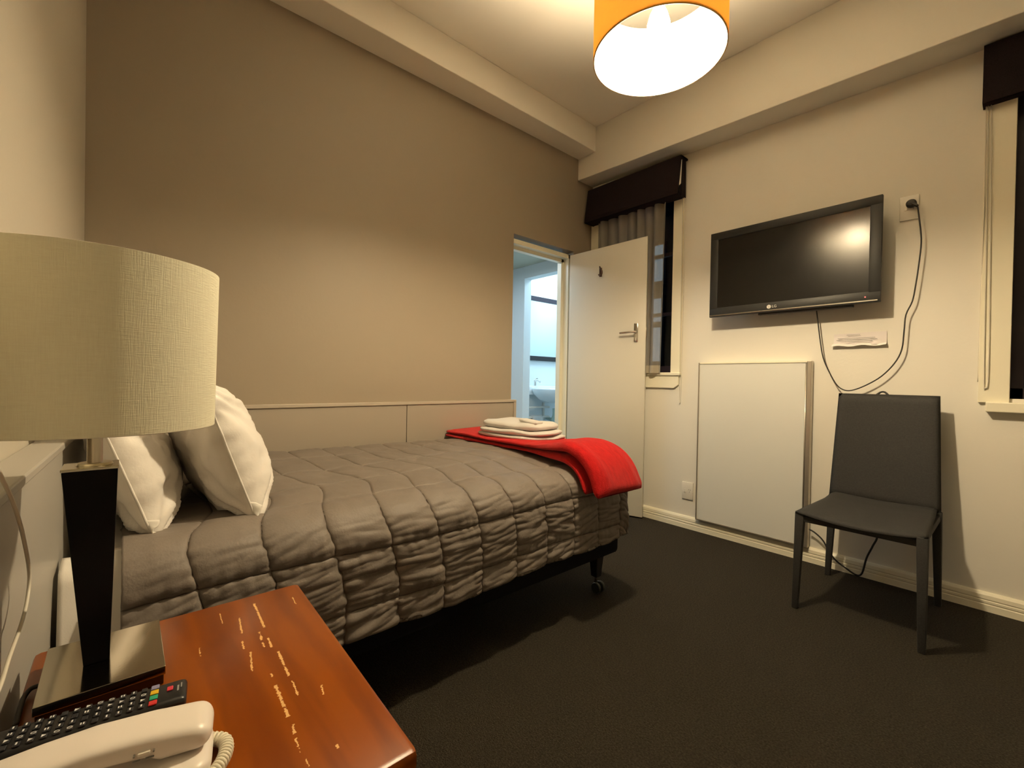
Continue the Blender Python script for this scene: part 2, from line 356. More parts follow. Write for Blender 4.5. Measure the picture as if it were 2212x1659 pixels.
# ---------------- windows ----------------
def window(idx, w, outer, sill, labels, muntins, far_side=True):
    r = empty('window_%d' % idx, (w[0], YT, w[2])); struct(r); tag(r, labels)
    b = MB()
    b.box((outer[0], YT-.018, w[2]-.02), (w[0]+.004, YT+.06, w[3]), .002) if far_side else None
    b.box((w[0]-.0, YT-.012, w[3]-.03), (w[1], YT+.06, w[3]), .002)
    b.box((w[1]-.004 if far_side else w[1]-.004, YT-.018, w[2]-.02), (outer[1], YT+.06, w[3]), .002)
    b.build('architrave', CREAM_GLOSS, r)
    b = MB()
    for x0, x1, z0, z1 in ((w[0], w[0]+.045, w[2], w[3]), (w[1]-.045, w[1], w[2], w[3]), (w[0], w[1], w[2], w[2]+.05), (w[0], w[1], w[3]-.05, w[3])):
        b.box((x0, YT+.06, z0), (x1, YT+.10, z1), .002)
    b.build('sash', NIGHT_FRAME, r)
    for z in muntins: box('glazing_bar', (w[0]+.045, YT+.065, z-.012), (w[1]-.045, YT+.095, z+.012), NIGHT_FRAME, r)
    zs = [w[2]+.05]+list(muntins)+[w[3]-.05]
    for a, c in zip(zs[:-1], zs[1:]): box('pane', (w[0]+.045, YT+.078, a), (w[1]-.045, YT+.082, c), GLASS, r)
    x0, x1, z, th, dp = sill
    b = MB(); b.box((x0, YT-dp, z-th), (x1, YT+.06, z), .004); b.build('sill', CREAM_GLOSS, r)
    return r
w1 = window(1, W1, (-2.455, -1.622), (-2.455, -1.615, 1.105, .022, .03), 'window behind grey sheer curtain with cream frame, left of the television', (1.55, 2.0))
b = MB(); b.prism([(-2.45, .992), (-1.665, .992), (-1.632, 1.015), (-1.632, 1.083), (-2.45, 1.083)], 1, YT-.018, YT-.0005, bevel=.002); b.build('apron', CREAM_GLOSS, w1)
w2 = window(2, W2, (-.136, 1.045), (-.110, 1.07, .968, .045, .045), 'dark night window with cream frame at the right edge', (1.35, 1.75, 2.1))
# far building outside with lit panes
fb = empty('neighbouring_building', (-2.4, 4.2, 0)); tag(fb, 'dark building outside the curtained window with pale lit windows', 'building')
box('wall', (-2.59, 4.2, -.1), (1.8, 4.4, 4.2), mat('dark_brick_render', (.02, .022, .03), .9, bump=(20, .4, .01)), fb)
for i, (x0, x1, z0, z1) in enumerate(((-2.545, -2.452, 2.08, 2.45), (-2.545, -2.462, 1.66, 1.90), (-2.545, -2.465, 1.25, 1.60))):
    box('window', (x0-.03, 4.17, z0-.03), (x1+.03, 4.2, z1+.03), NIGHT_FRAME, fb)
    box('lit_pane', (x0, 4.162, z0), (x1, 4.17, z1), LIT_WIN, fb)
for z in (1.623, 2.625): box('lit_slot', (-.01, 4.17, z), (.30, 4.195, z+.012), LIT_WIN, fb)

def pelmet(name, x0, x1, ztop, zb, dt, db, label, board=True):
    r = empty(name, (x0, YT, zb)); tag(r, label, 'pelmet')
    th = .012
    b = MB(); b.prism([(YT-dt, ztop), (YT-dt-th, ztop), (YT-db-th, zb), (YT-db, zb)], 0, x0, x1, bevel=.002); b.build('front_panel', PELMET, r)
    b = MB(); b.prism([(YT-db-th, zb), (YT-db-th+.002, zb+.03), (YT-.02, zb+.03), (YT-.02, zb)], 0, x0+.012, x1-.012, bevel=.003)
    b.box((x0, YT-dt, ztop-.012), (x1, YT-.001, ztop)); b.build('bottom_roll', PELMET, r)
    for xa in (x0, x1-.012):
        b = MB(); b.prism([(YT-dt, ztop), (YT-.03, ztop), (YT-.02, zb), (YT-db*.62, zb)] if board and xa != x0 else [(YT-dt, ztop), (YT-.001, ztop), (YT-.001, zb), (YT-db, zb)], 0, xa, xa+.012); b.build('side_panel', PELMET, r)
    return r
p1 = pelmet('window_pelmet', -2.435, -1.602, 2.632, 2.350, .085, .125, 'dark plum fabric pelmet above the curtained window')
b = MB(); b.prism([(YT-.086, 2.60), (YT-.118, 2.41), (YT-.094, 2.43)], 0, -1.610, -1.6005); b.build('white_lining', SHEET, p1)
p2 = pelmet('window_pelmet', -.145, 1.05, 2.605, 2.335, .05, .06, 'dark plum fabric pelmet above the dark window at right edge', False)

# sheer curtain
def cur(i, j):
    u = i/160; v = j/30
    x = -2.36+.632*u + .02*(1-v)*math.sin(u*5) ; z = 1.10 + (2.42-1.10)*v
    ph = u*2*math.pi*7.5 + .8*math.sin(u*9)+ .25*math.sin(v*3+u*4)
    y = YT-.052 + (.017+.008*math.sin(u*23))*math.sin(ph)*(.75+.25*v)
    return Vector((x+.008*math.cos(ph), y, z))
cr = empty('sheer_curtain', (-2.05, YT-.05, 1.1)); tag(cr, 'grey sheer curtain hanging behind the open door', 'curtain')
MB().grid(lambda i, j: cur(i, 1.3+j*28.7/30), 160, 30).build('panel', CURTAIN, cr, smooth=True)
MB().grid(lambda i, j: cur(i, j*1.3/4)+Vector((0, -.001, 0)), 160, 4).build('hem', CURTAIN_HEM, cr, smooth=True)

# blind cords
def cord(name, pts, label, r=.0022):
    o = MB().tube(spline(pts, 6), r, 6).build(name, WHITE_CABLE, None, smooth=True); tag(o, label, 'cord'); return o
cord('blind_cord', [(-1.606, YT-.035, 2.36), (-1.605, YT-.02, 1.8), (-1.610, YT-.014, 1.2), (-1.612, YT-.012, .95), (-1.617, YT-.012, .885), (-1.622, YT-.012, .95), (-1.620, YT-.022, 1.4), (-1.616, YT-.035, 2.36)], 'thin looped blind cord hanging beside the curtained window frame')
cord('blind_cord', [(-.128, YT-.03, 2.34), (-.122, YT-.024, 1.7), (-.118, YT-.024, 1.1), (-.112, YT-.024, 1.035), (-.104, YT-.024, 1.10), (-.108, YT-.024, 1.6), (-.118, YT-.03, 2.34)], 'thin looped blind cord beside the dark window at right')
cord('blind_cord', [(-.134, YT-.03, 2.34), (-.132, YT-.024, 1.9), (-.136, YT-.012, 1.4), (-.138, YT-.008, 1.06)], 'single straight blind cord left of the looped one by the dark window')

# ---------------- television ----------------
tv = empty('television', (-.935, YT-.03, 1.47)); tag(tv, 'black flat television mounted on the cream wall, switched off', 'television')
x0, x1, z0, z1, yf, yb = -1.362, -.483, 1.463, 2.009, 2.898, 2.975
b = MB(); b.box((x0, yf, z0), (x1, yf+.022, z0+.058), .003); b.box((x0, yf, z1-.048), (x1, yf+.022, z1), .003)
b.box((x0, yf, z0+.05), (x0+.050, yf+.022, z1-.04), .003); b.box((x1-.050, yf, z0+.05), (x1, yf+.022, z1-.04), .003)
bez = b.build('bezel', BLACK_GL, tv, smooth=30)
box('screen', (x0+.045, yf+.005, z0+.053), (x1-.045, yf+.015, z1-.043), SCREEN, tv)
box('back_housing', (x0+.015, yf+.018, z0+.012), (x1-.015, yb-.01, z1-.015), BLACK_PL, tv, .008)
box('silver_strip', (x0+.004, yf-.002, z0+.006), (x1-.010, yf+.006, z0+.0125), SILVER, tv, .001)
box('wall_bracket', (-1.10, yb-.02, 1.62), (-.76, YT-.001, 1.82), BLACK_PL, tv, .003)
b = MB(); b.box((-1.07, yf+.02, z0-.012), (-.60, yf+.05, z0+.004), .003); b.build('speaker_grille', BLACK_PL, tv)
TX = Matrix.Rotation(math.pi/2, 4, 'X')
lgx = -1.003
b = MB(); b.lathe([(.0001, 0), (.0115, 0), (.0115, .0012), (.0001, .0012)], n=24, M=Matrix.Translation((lgx, yf-.0002, z0+.031)) @ TX)
LOGO = mat('pale_logo_print', (.62, .60, .56), .4, bump=(100, .02, .001)); lg = b.build('emblem', LOGO, bez)
b = MB(); b.box((lgx-.0015, yf-.0020, z0+.026), (lgx-.0005, yf-.0012, z0+.037)); b.box((lgx-.0005, yf-.0020, z0+.026), (lgx+.004, yf-.0012, z0+.027)); b.box((lgx-.006, yf-.0020, z0+.034), (lgx-.004, yf-.0012, z0+.036))
b.build('emblem_mark', BLACK_PL, bez)
text_mesh('lettering', 'LG', .021, Matrix.Translation((lgx+.029, yf-.0005, z0+.031)) @ TX, LOGO, bez)
b = MB(); b.lathe([(.0001, 0), (.003, 0), (.003, .0015), (.0001, .0015)], n=12, M=Matrix.Translation((x1-.062, yf-.0002, z0+.030)) @ TX); b.build('standby_light', LED, bez)

# outlets
def outlet(name, x0, x1, z0, z1, label, flip=False):
    r = empty(name, ((x0+x1)/2, YT, z0)); tag(r, label, 'power outlet')
    box('face_plate', (x0, YT-.009, z0), (x1, YT-.0005, z1), WHITE_PL, r, .002, smooth=30)
    cz = (z0+z1)/2; cx = (x0+x1)/2
    box('rocker_switch', (x0+.018, YT-.0125, cz+.0-.012), (x0+.030, YT-.008, cz+.012), WHITE_PL, r, .001)
    b = MB()
    for dx, dz, rot in ((-.006, .012, .5), (.006, .012, -.5), (0, -.004, 0)):
        M = Matrix.Translation((cx+.016+dx, YT-.0095, cz+dz-.002)) @ Matrix.Rotation(rot, 4, 'Y'); b.box((-.001, -.0005, -.004), (.001, .001, .004), 0, M)
    b.build('pin_slots', GREY_PL, r); return r
outlet('wall_outlet', -.434, -.360, 1.885, 2.008, 'white wall outlet to the right of the television, black plug in it')
outlet('wall_outlet', -1.590, -1.508, .205, .325, 'small white wall outlet above the skirting beside the white panel')
# tv power cable with plug
def hitp(px, py, yy):
    a = (px-1106); c = (829.5-py); dv = fwd*FPX + rt*a + up*c; t = yy/dv.y; return Vector((0, 0, CZ)) + dv*t
pc = empty('power_cable', (-.40, YT-.03, 1.95)); tag(pc, 'black power cable looping from under the television up to the wall outlet', 'cable')
b = MB(); b.lathe([(.0001, 0), (.018, 0), (.021, .004), (.021, .016), (.014, .026), (.0001, .028)], n=24, M=Matrix.Translation((-.388, YT-.0127, 1.962)) @ TX)
b.tube([(-.388, YT-.03, 1.962), (-.374, YT-.036, 1.952), (-.362, YT-.040, 1.938)], [.010, .008, .006], 10)
b.build('plug', RUBBER, pc, smooth=40)
cabpx = [(1988, 490), (1990, 525), (1985, 570), (1979, 610), (1971, 650), (1957, 680), (1953, 715), (1948, 755), (1932, 785), (1905, 812), (1875, 830), (1845, 842), (1825, 843), (1808, 832), (1792, 805), (1778, 772), (1771, 730), (1765, 680), (1763, 665)]
path = [Vector((-.362, YT-.040, 1.938))]+[hitp(x, y, YT-.042) for x, y in cabpx]
MB().tube(spline(path, 4), .0032, 8).build('cord', RUBBER, pc, smooth=True)

# notice
nt_ = empty('wall_notice', (-.59, YT, 1.25)); tag(nt_, 'curling printed paper notice taped to wall below the television', 'notice')
b = MB(); b.grid(lambda i, j: Vector((-.705+.232*i/20, YT-.003-.018*(1-j/6)**2*(.6+.4*math.sin(i*.9)), 1.252+.068*j/6+.004*i/20)), 20, 6)
o = b.build('sheet', PAPER, nt_, smooth=True)
b = MB(); b.grid(lambda i, j: Vector((-.712+.24*i/30, YT-.012-(.012+.004*math.sin(i*.45))*j/3, 1.262-.012*(j/3)**1.5+.003*math.sin(i*.45))), 30, 3)
b.build('curled_edge', SHEET, nt_, smooth=True)
for k, (xa, xb, z) in enumerate(((-.645, -.585, 1.311), (-.685, -.52, 1.293), (-.69, -.51, 1.284), (-.64, -.53, 1.275))):
    yy = YT-.008-.012*max(0, (1.315-z)/.06)
    box('printed_line', (xa, yy-.004, z-.0012), (xb, yy-.0036, z+.0012), GREY_PL, nt_)

# white framed panel
wp = empty('framed_board', (-1.14, YT-.04, .08)); tag(wp, 'large white panel with thin metal frame standing against the wall under the television', 'panel')
px0, px1, pz0, pz1, py = -1.470, -.800, .088, 1.172, YT-.045
box('board', (px0+.008, py+.006, pz0+.006), (px1-.02, YT-.004, pz1-.010), BOARD, wp)
box('frame_strip', (px0, py+.001, pz0), (px0+.008, YT-.002, pz1), ALU, wp, .001); box('frame_strip', (px1-.022, py+.001, pz0), (px1, YT-.002, pz1), ALU, wp, .003)
box('frame_strip', (px0+.008, py+.001, pz1-.010), (px1-.022, YT-.002, pz1), CREAM_GLOSS, wp, .001); box('frame_strip', (px0+.008, py+.001, pz0), (px1-.022, YT-.002, pz0+.008), ALU, wp, .001)
b = MB(); b.tube([(px1-.027, py+.003, pz0+.01), (px1-.027, py+.003, pz1-.01)], .004, 8); b.build('edge_bead', ALU, wp, smooth=True)

# ---------------- wall panelling around the bed ----------------
hb = empty('headboard_panelling', (XG, 1.0, 0)); tag(hb, 'low taupe wall panelling with cap rail along the taupe wall', 'headboard')
box('panel', (XG+.0005, -.10, 0), (XG+.018, 1.291, .868), TAUPE_PANEL, hb, .001); box('panel', (XG+.0005, 1.295, 0), (XG+.018, 2.148, .868), TAUPE_PANEL, hb, .001)
box('cap_rail', (XG+.0005, -.10, .868), (XG+.026, 2.172, .886), TAUPE_RAIL, hb, .002); box('end_post', (XG+.0005, 2.149, 0), (XG+.026, 2.172, .8675), TAUPE_RAIL, hb, .002)
lh = empty('headboard', (-1.4, -.15, 0)); tag(lh, 'light grey boxed headboard ledge behind the lamp and pillows', 'headboard')
xa, xb = XG+.03, -.28
MB().prism([(xa, yw(xa)+.002), (xb-.02, yw(xb-.02)+.002), (xb-.02, yw(xb-.02)+.053), (xa, yw(xa)+.053)], 2, 0, .855, bevel=.001).build('front_panel', GREY_PANEL, lh)
MB().prism([(xa, yw(xa)+.001), (xb, yw(xb)+.001), (xb, yw(xb)+.057), (xa, yw(xa)+.057)], 2, .856, .872, bevel=.003).build('ledge', GREY_PANEL, lh)

# ---------------- bed ----------------
bed = empty('bed', (-1.86, .9, 0)); tag(bed, 'single bed with black base pushed along the taupe wall', 'bed')
BX0, BX1, BY0, BY1 = -2.415, -1.268, -.062, 1.815
box('base', (BX0, BY0, .205), (BX1, BY1, .345), BED_BLACK, bed, .02, smooth=30)
box('mattress', (BX0+.01, BY0-.006, .347), (BX1-.03, BY1-.02, .60), SHEET, bed, .045, smooth=True)
for (lx, ly) in ((BX1-.09, BY1-.06), (BX0+.09, BY1-.06), (BX1-.16, BY0+.12), (BX0+.09, BY0+.1)):
    b = MB(); b.frustum((lx, ly, .075), (.018, .018), (lx, ly, .19), (.027, .027), .003); lg_ = b.build('leg', BLACK_PL, bed)
    b = MB(); RY = Matrix.Rotation(math.pi/2, 4, 'X')
    for s_ in (-.016, .016): b.lathe([(.0001, -.007), (.024, -.007), (.026, 0), (.024, .007), (.0001, .007)], n=18, M=Matrix.Translation((lx+.015, ly+s_, .026)) @ RY)
    b.build('castor', mat('castor_plastic', (.04, .045, .035), .3, bump=(100, .05, .001)), lg_, smooth=40)
    b = MB(); b.tube([(lx, ly, .02), (lx, ly, .08)], .008, 8); b.build('castor_stem', CHROME, lg_, smooth=40)
# white sheet corner at head hangs over side
def sht(i, j):
    u = i/20; v = j/20; y = -.098+.17*u
    if v < .2: x = -1.36+.06*(v/.2); z = .622-.01*(v/.2)
    else: t = (v-.2)/.8; x = -1.30+.042*math.sin(t*2.6)+.004; z = .612-.37*t
    return Vector((x+.006*math.sin(u*8+v*5), y, z))
o = MB().grid(sht, 20, 20).build('sheet', SHEET, bed, smooth=True); o.modifiers.new('s', 'SOLIDIFY').thickness = .004

# quilt
def qpath(s, r, top, x_start, sgn=1):
    """top run length 'top', arc r, then down; returns (offset, drop, normal_out, normal_up)"""
    if s < top: return s, 0, 0, 1
    a = (s-top)/r
    if a < math.pi/2: return top+r*math.sin(a), r*(1-math.cos(a)), math.sin(a), math.cos(a)
    return top+r, r + (s-top-r*math.pi/2), 1, 0
ys = [-.03, .160, .315, .475, .640, .800, .960, 1.120, 1.285, 1.45, 1.61, 1.77, 1.93, 2.09, 2.25]
ss = [-.05, .24, .50, .75, .995, 1.235, 1.400, 1.56]
def dseam(v, L):
    i = 0
    while i < len(L)-2 and v > L[i+1]: i += 1
    a, c = L[i], L[i+1]; t = (v-a)/(c-a); return min(t, 1-t)*(c-a), t, i
NU, NV = 560, 430
SMAX = 1.53; UMAX = 2.26
def quilt(i, j):
    u = UMAX*i/NU; s = SMAX*j/NV
    yy0 = u
    ox, dz, nx, nzv = qpath(s, .105, 1.062, 0)
    oy, dzy, ny, nzy = qpath(u, .07, 1.752, 0)
    # slight meander of the cross seams across the bed top
    ms = min(s, 1.15); mean = (.040*math.sin(ms*6.2+.2)+.012*math.sin(ms*12+u*2))*max(0, 1-max(0, s-1.15)/.2)
    du, tu, iu = dseam(yy0+mean, ys); dv, tv_, iv = dseam(s+.006*math.sin(u*6), ss)
    side = min(1, max(0, (s-1.08)/.12))
    puff = (.006+.006*side)*(1-math.exp(-du/.018))*(1-math.exp(-dv/.018))
    groove = -.004*math.exp(-(du/.0045)**2) - (.004+.001*side)*math.exp(-(dv/.0045)**2)
    # puckers: creases perpendicular to the nearest seam plus diagonal folds
    cell = iu*7.3+iv*3.1
    wr = 0
    if side > 0:
        ang_ = .22+.75*nz(cell, 1.7); p = math.cos(ang_)*s+math.sin(ang_)*u*.6; q = -math.sin(ang_)*s+math.cos(ang_)*u
        low = 1+.55*min(1, max(0, (s-1.22)/.05)); wr += low*side*(.0050*nz(p*36, q*8, cell)+.0040*nz(p*80+3, q*15, cell+2)+.0018*math.exp(-du/.03)*math.sin(s*210+5*nz(u*9, s*14, cell)))*(1-.5*math.exp(-dv/.02))
        wr += side*.0018*math.exp(-dv/.025)*math.sin(u*170+5*nz(u*12, s*8))
    wr += (1-.5*side)*(.0045*nz(u*9, s*9, 4)+.002*nz(u*26, s*14, 8))
    wave = .010*math.sin(s*4.4+.9)+.006*math.sin(u*3.1+s*6)
    h = puff+groove+wr
    drop = min(dz+dzy, .372-.035*u/1.8+.006*math.sin(u*9)*side)
    x = XG+.045+ox + h*nx + (.006*math.sin((s-1.1)*7)*side + .006*side*nz(u*4, 2.2)) ; y = 0.0+oy+h*ny*(1-nx)
    z = .640-drop + h*nzv*(1 if nzy > .3 else .3) + wave*nzv*nzy
    if s < .06: z -= (.06-s)*.3
    return Vector((x, y, z))
q = MB().grid(quilt, NU, NV).build('quilt', QUILT, None, smooth=True)
q.modifiers.new('s', 'SOLIDIFY').thickness = .006
tag(q, 'grey-brown quilted comforter spread over the single bed', 'quilt')

# pillows
def pillow(name, C, hx, hz, htf, htb, lean, yawr, label, seed):
    N = 72; M = Matrix.Translation(C) @ Matrix.Rotation(yawr, 4, 'Z') @ Matrix.Rotation(lean, 4, 'X')
    def edge(u, v):
        x = hx*u*(1-.035*(1-abs(v)**2.5)); z = hz*v*(1-.05*(1-abs(u)**3))
        x += .007*nz(v*5, seed+3)*abs(u)**3; z += .006*nz(u*5, seed+9)*abs(v)**3
        return x, z
    def f(sgn, ht):
        def g(i, j):
            u = -math.cos(math.pi*i/N); v = -math.cos(math.pi*j/N)
            x, z = edge(u, v)
            e = max(0, 1-abs(u)**3.2)**.52*max(0, 1-abs(v)**2.6)**.55
            t = ht*e*(1-.14*v)
            # creases fanning out of the corners and running along the seams
            cu, cv = (1 if u > 0 else -1), (1 if v > 0 else -1)
            an = math.atan2(v-cv*1.1, (u-cu*1.1)*1.6); rd = math.hypot(u-cu, v-cv)
            w = .013*math.sin(an*19+seed+3*nz(u*2, v*2, seed))*math.exp(-(rd/.6)**2)+.008*abs(nz(u*2.2+v*5+seed, v*1.5-u*4, seed+1))
            w += .011*nz(u*3+seed, v*2.4, seed)+.0045*nz(u*9+v*4+seed, v*5-u*3, seed+4)
            w += .004*nz(u*22, v*5, seed+7)*abs(u)**2
            return M @ Vector((x, sgn*(t+w*min(1, e*1.8)), z))
        return g
    b = MB(); b.grid(f(1, htf), N, N); b.grid(f(-1, htb), N, N)
    bmesh.ops.remove_doubles(b.bm, verts=b.bm.verts[:], dist=.0002); bmesh.ops.recalc_face_normals(b.bm, faces=b.bm.faces[:])
    root = empty(name, C); tag(root, label, 'pillow')
    b.build('pillow_body', PILLOW_M, root, smooth=True)
    pts = []
    for k in range(161):
        t = k/160*4; s_ = int(t) % 4; f_ = t-int(t)
        u, v = [(-1+2*f_, -1), (1, -1+2*f_), (1-2*f_, 1), (-1, 1-2*f_)][s_] if k < 160 else (-1, -1)
        x, z = edge(u, v); pts.append(M @ Vector((x, 0, z)))
    MB().tube(pts, .0028, 6).build('seam', SHEET, root, smooth=True)
    # loose case corner at the near lower end
    def fl(i, j):
        v = -1+.34*i/20; x, z = edge(1, v); k = j/6
        return M @ Vector((x+.030*k*(1-(i/20)**2)-.002, .010*math.sin(i*.55+seed)*k+.014*k, z-.014*k+.003*math.sin(i*1.3)*k))
    o = MB().grid(fl, 20, 6).build('loose_corner', SHEET, root, smooth=True); o.modifiers.new('s', 'SOLIDIFY').thickness = .0025
    return root
pillow('pillow', (-1.735, .002, .792), .355, .190, .106, .058, math.radians(19), 0, 'white pillow leaning on the grey headboard behind the other pillow', 3)
pillow('pillow', (-1.715, .206, .812), .335, .208, .118, .080, math.radians(19), math.radians(2), 'white pillow in front, its side seam towards the lamp', 11)

# red throw: two folded layers draped over the foot and overhanging the side
def throw(base, th_, y0, y1, send, seed):
    NI, NJ = 120, 56; top, r = 1.075, .125; AE = math.radians(66)
    def path(s):
        if s < top: return XG+.035+s, 0, 0, 1
        a = (s-top)/r
        if a < AE: return XG+.035+top+r*math.sin(a), r*(1-math.cos(a)), math.sin(a), math.cos(a)
        e = s-top-r*AE
        return XG+.035+top+r*math.sin(AE)+e*math.cos(AE), r*(1-math.cos(AE))+e*math.sin(AE), math.sin(AE), math.cos(AE)
    def g(i, j):
        q = 1-(1-i/NI)**1.35; s = send*q
        x, dz, nx, nzv = path(s); k = min(1, max(0, (s-.75)/.35))
        a = 2*math.pi*j/NJ; c, sn = math.cos(a), math.sin(a)
        ex = math.copysign(abs(c)**.45, c); ez = math.copysign(abs(sn)**.7, sn)
        T = th_*(1+1.0*k); en = 1
        d_ = send-s
        if d_ < .035: en = math.sqrt(max(0, 1-(1-d_/.035)**2))
        yc = (y0+y1)/2 - .098*k; w = (y1-y0)/2+.006*math.sin(s*5+seed)
        y = yc+w*ex*(.93+.07*en)
        up_ = 1 if sn > 0 else .25
        h = base*(1+.9*k)+T*.5+T*.5*ez*(.03+.97*en)
        h += up_*(.007*nz(s*4, y*4, seed)+k*.015*nz(s*3.0, y*15, seed+6)+.003*nz(s*11, y*26, seed+3))
        s2 = .010*k*nz(y*6, seed+2)
        y += .010*nz(s*5, seed+ez, 3)
        return Vector((x+h*nx+s2*nzv, y, .650-dz+h*nzv-s2*nx))
    b = MB(); b.grid(g, NI, NJ); bm = b.bm
    bmesh.ops.remove_doubles(bm, verts=bm.verts[:], dist=.0002)
    bmesh.ops.holes_fill(bm, edges=[e_ for e_ in bm.edges if e_.is_boundary], sides=400)
    bmesh.ops.recalc_face_normals(bm, faces=bm.faces[:]); return b
rt_ = empty('folded_throw', (-1.7, 1.72, .66)); tag(rt_, 'bright red fleece blanket folded across the foot of the bed', 'blanket')
throw(.004, .024, 1.565, 1.90, 1.255, 1).build('lower_fold', RED, rt_, smooth=True)
throw(.029, .027, 1.560, 1.905, 1.285, 5).build('upper_fold', RED, rt_, smooth=True)

# towels on the throw
c_ = lambda t: 1.3*math.cos(t)
s__ = lambda t: 1.3*math.sin(t)
def towel(name, cx, cy, z, hx, hy, h, rot, label, seed, nl=2):
    root = empty(name, (cx, cy, z)); tag(root, label, 'towel', None)
    M = Matrix.Translation((cx, cy, z)) @ Matrix.Rotation(rot, 4, 'Z')
    for k in range(nl):
        b = MB(); n = 64
        hh = h/nl
        def rr(th, f):
            c, s_ = math.cos(th), math.sin(th); p = .62
            return Vector((math.copysign(abs(c)**p, c)*hx*f, math.copysign(abs(s_)**p, s_)*hy*f, 0))
        prof = [(.02, 1), (.35, 1.02), (.7, 1), (.88, .93), (.97, .75), (1.0, .5), (.97, .22), (.90, .04), (.5, .0), (.02, 0)]
        def g(i, j):
            f, zz = prof[j]; th = 2*math.pi*(i % n)/n; p = rr(th, f*(1-.03*k))
            dome = .25*hh*(1-f*f) if zz > .4 else 0
            return M @ Vector((p.x+.018*nz(c_(th), s__(th), seed+k*3), p.y+.014*nz(c_(th)+4, s__(th), seed+k*3), k*hh+zz*hh+dome+.010*nz(p.x*9, p.y*9, seed+k)*(1 if zz > .3 else .0)))
        b.grid(g, n, len(prof)-1); bmesh.ops.remove_doubles(b.bm, verts=b.bm.verts[:], dist=.0004); bmesh.ops.recalc_face_normals(b.bm, faces=b.bm.faces[:])
        b.build('fold', TOWEL_M, root, smooth=True)
    return root, M
towel('folded_towel', -1.935, 1.760, .700, .262, .168, .050, math.radians(8), 'larger white folded towel at the bottom of the pile on red blanket', 2)
t2, M2 = towel('folded_towel', -1.945, 1.765, .752, .235, .150, .036, math.radians(3), 'smaller white folded towel on top of the larger one', 7, 1)
wc = MB().box((-.060, -.035, 0), (.060, .035, .016), .007, Matrix.Translation((-1.800, 1.715, .792)) @ Matrix.Rotation(math.radians(10), 4, 'Z') @ Matrix.Rotation(.10, 4, 'Y')).build('face_cloth', TOWEL_M, None, smooth=True)
tag(wc, 'small folded white face cloth lying on top of the towels', 'cloth')

# ---------------- chair ----------------
ch = empty('chair', (-.46, 2.62, 0)); tag(ch, 'charcoal leather dining chair standing against the cream wall', 'chair')
ZS = .464
def seatf(sgn):
    def g(i, j):
        u = -1+2*i/24; v = j/20
        y = 2.335+.545*v - .010*(1-u*u)*(1-v); w = .226-.022*v; x = -.452+u*w-.002*v
        z = ZS - .020*(1-u*u)*(1-.5*v) + (.014*max(0, v-.75)/.25)
        e = max(0, 1-abs(u)**8)**.5*max(0, 1-abs(2*v-1)**10)**.5
        return Vector((x, y, z-.016+sgn*.016*e))
    return g
b = MB(); b.grid(seatf(1), 24, 20); b.grid(seatf(-1), 24, 20); bmesh.ops.remove_doubles(b.bm, verts=b.bm.verts[:], dist=.0003); bmesh.ops.recalc_face_normals(b.bm, faces=b.bm.faces[:])
b.build('seat', LEATHER, ch, smooth=True)
def backf(sgn):
    def g(i, j):
        u = -1+2*i/24; v = j/24
        z = .440+.550*v; w = .219-.019*v
        y = 2.872+.060*v + .022*(1-u*u)*(.4+.6*v); x = -.455+u*w
        e = max(0, 1-abs(u)**14)**.5*max(0, 1-abs(2*v-1)**24)**.5
        return Vector((x, y-sgn*.014*e, z))
    return g
b = MB(); b.grid(backf(1), 24, 24); b.grid(backf(-1), 24, 24); bmesh.ops.remove_doubles(b.bm, verts=b.bm.verts[:], dist=.0003); bmesh.ops.recalc_face_normals(b.bm, faces=b.bm.faces[:])
b.build('backrest', LEATHER, ch, smooth=True)
for (x, y, dx, dy) in ((-.661, 2.357, -.012, -.006), (-.243, 2.350, .006, -.010), (-.658, 2.884, -.020, .016), (-.252, 2.886, .010, .016)):
    MB().frustum((x+dx, y+dy, 0), (.012, .012), (x, y, .446), (.018, .018), .004).build('leg', LEATHER, ch, smooth=40)
b = MB(); b.box((-.655, 2.345, .405), (-.25, 2.37, .432), .004); b.box((-.665, 2.36, .405), (-.64, 2.89, .432), .004); b.box((-.262, 2.36, .405), (-.238, 2.89, .432), .004); b.build('seat_frame', LEATHER, ch)
# coiled cable on the wall behind the chair
b = MB()
cc = Vector((-.478, YT-.045, .905)); pts = []
for k in range(70):
    a = k/69*2*math.pi*2.6 - 1.2; pts.append(cc+Vector((.040*math.cos(a)*(1+.08*math.sin(k)), .008*math.sin(k*.7), .098*math.sin(a))))
tail = [hitp(x, y, YT-.04) for x, y in ((1897, 1150), (1885, 1180), (1872, 1205), (1862, 1238), (1850, 1242), (1828, 1228), (1805, 1210), (1790, 1190), (1778, 1168), (1762, 1152), (1748, 1143))]
pts += spline([pts[-1], Vector((-.47, YT-.035, .7)), Vector((-.475, YT-.035, .5))]+tail, 5)[1:]
o = b.tube(pts, .0045, 8).build('coiled_cable', RUBBER, None, smooth=True); tag(o, 'black cable coiled behind the chair back and trailing down to the white panel', 'cable')

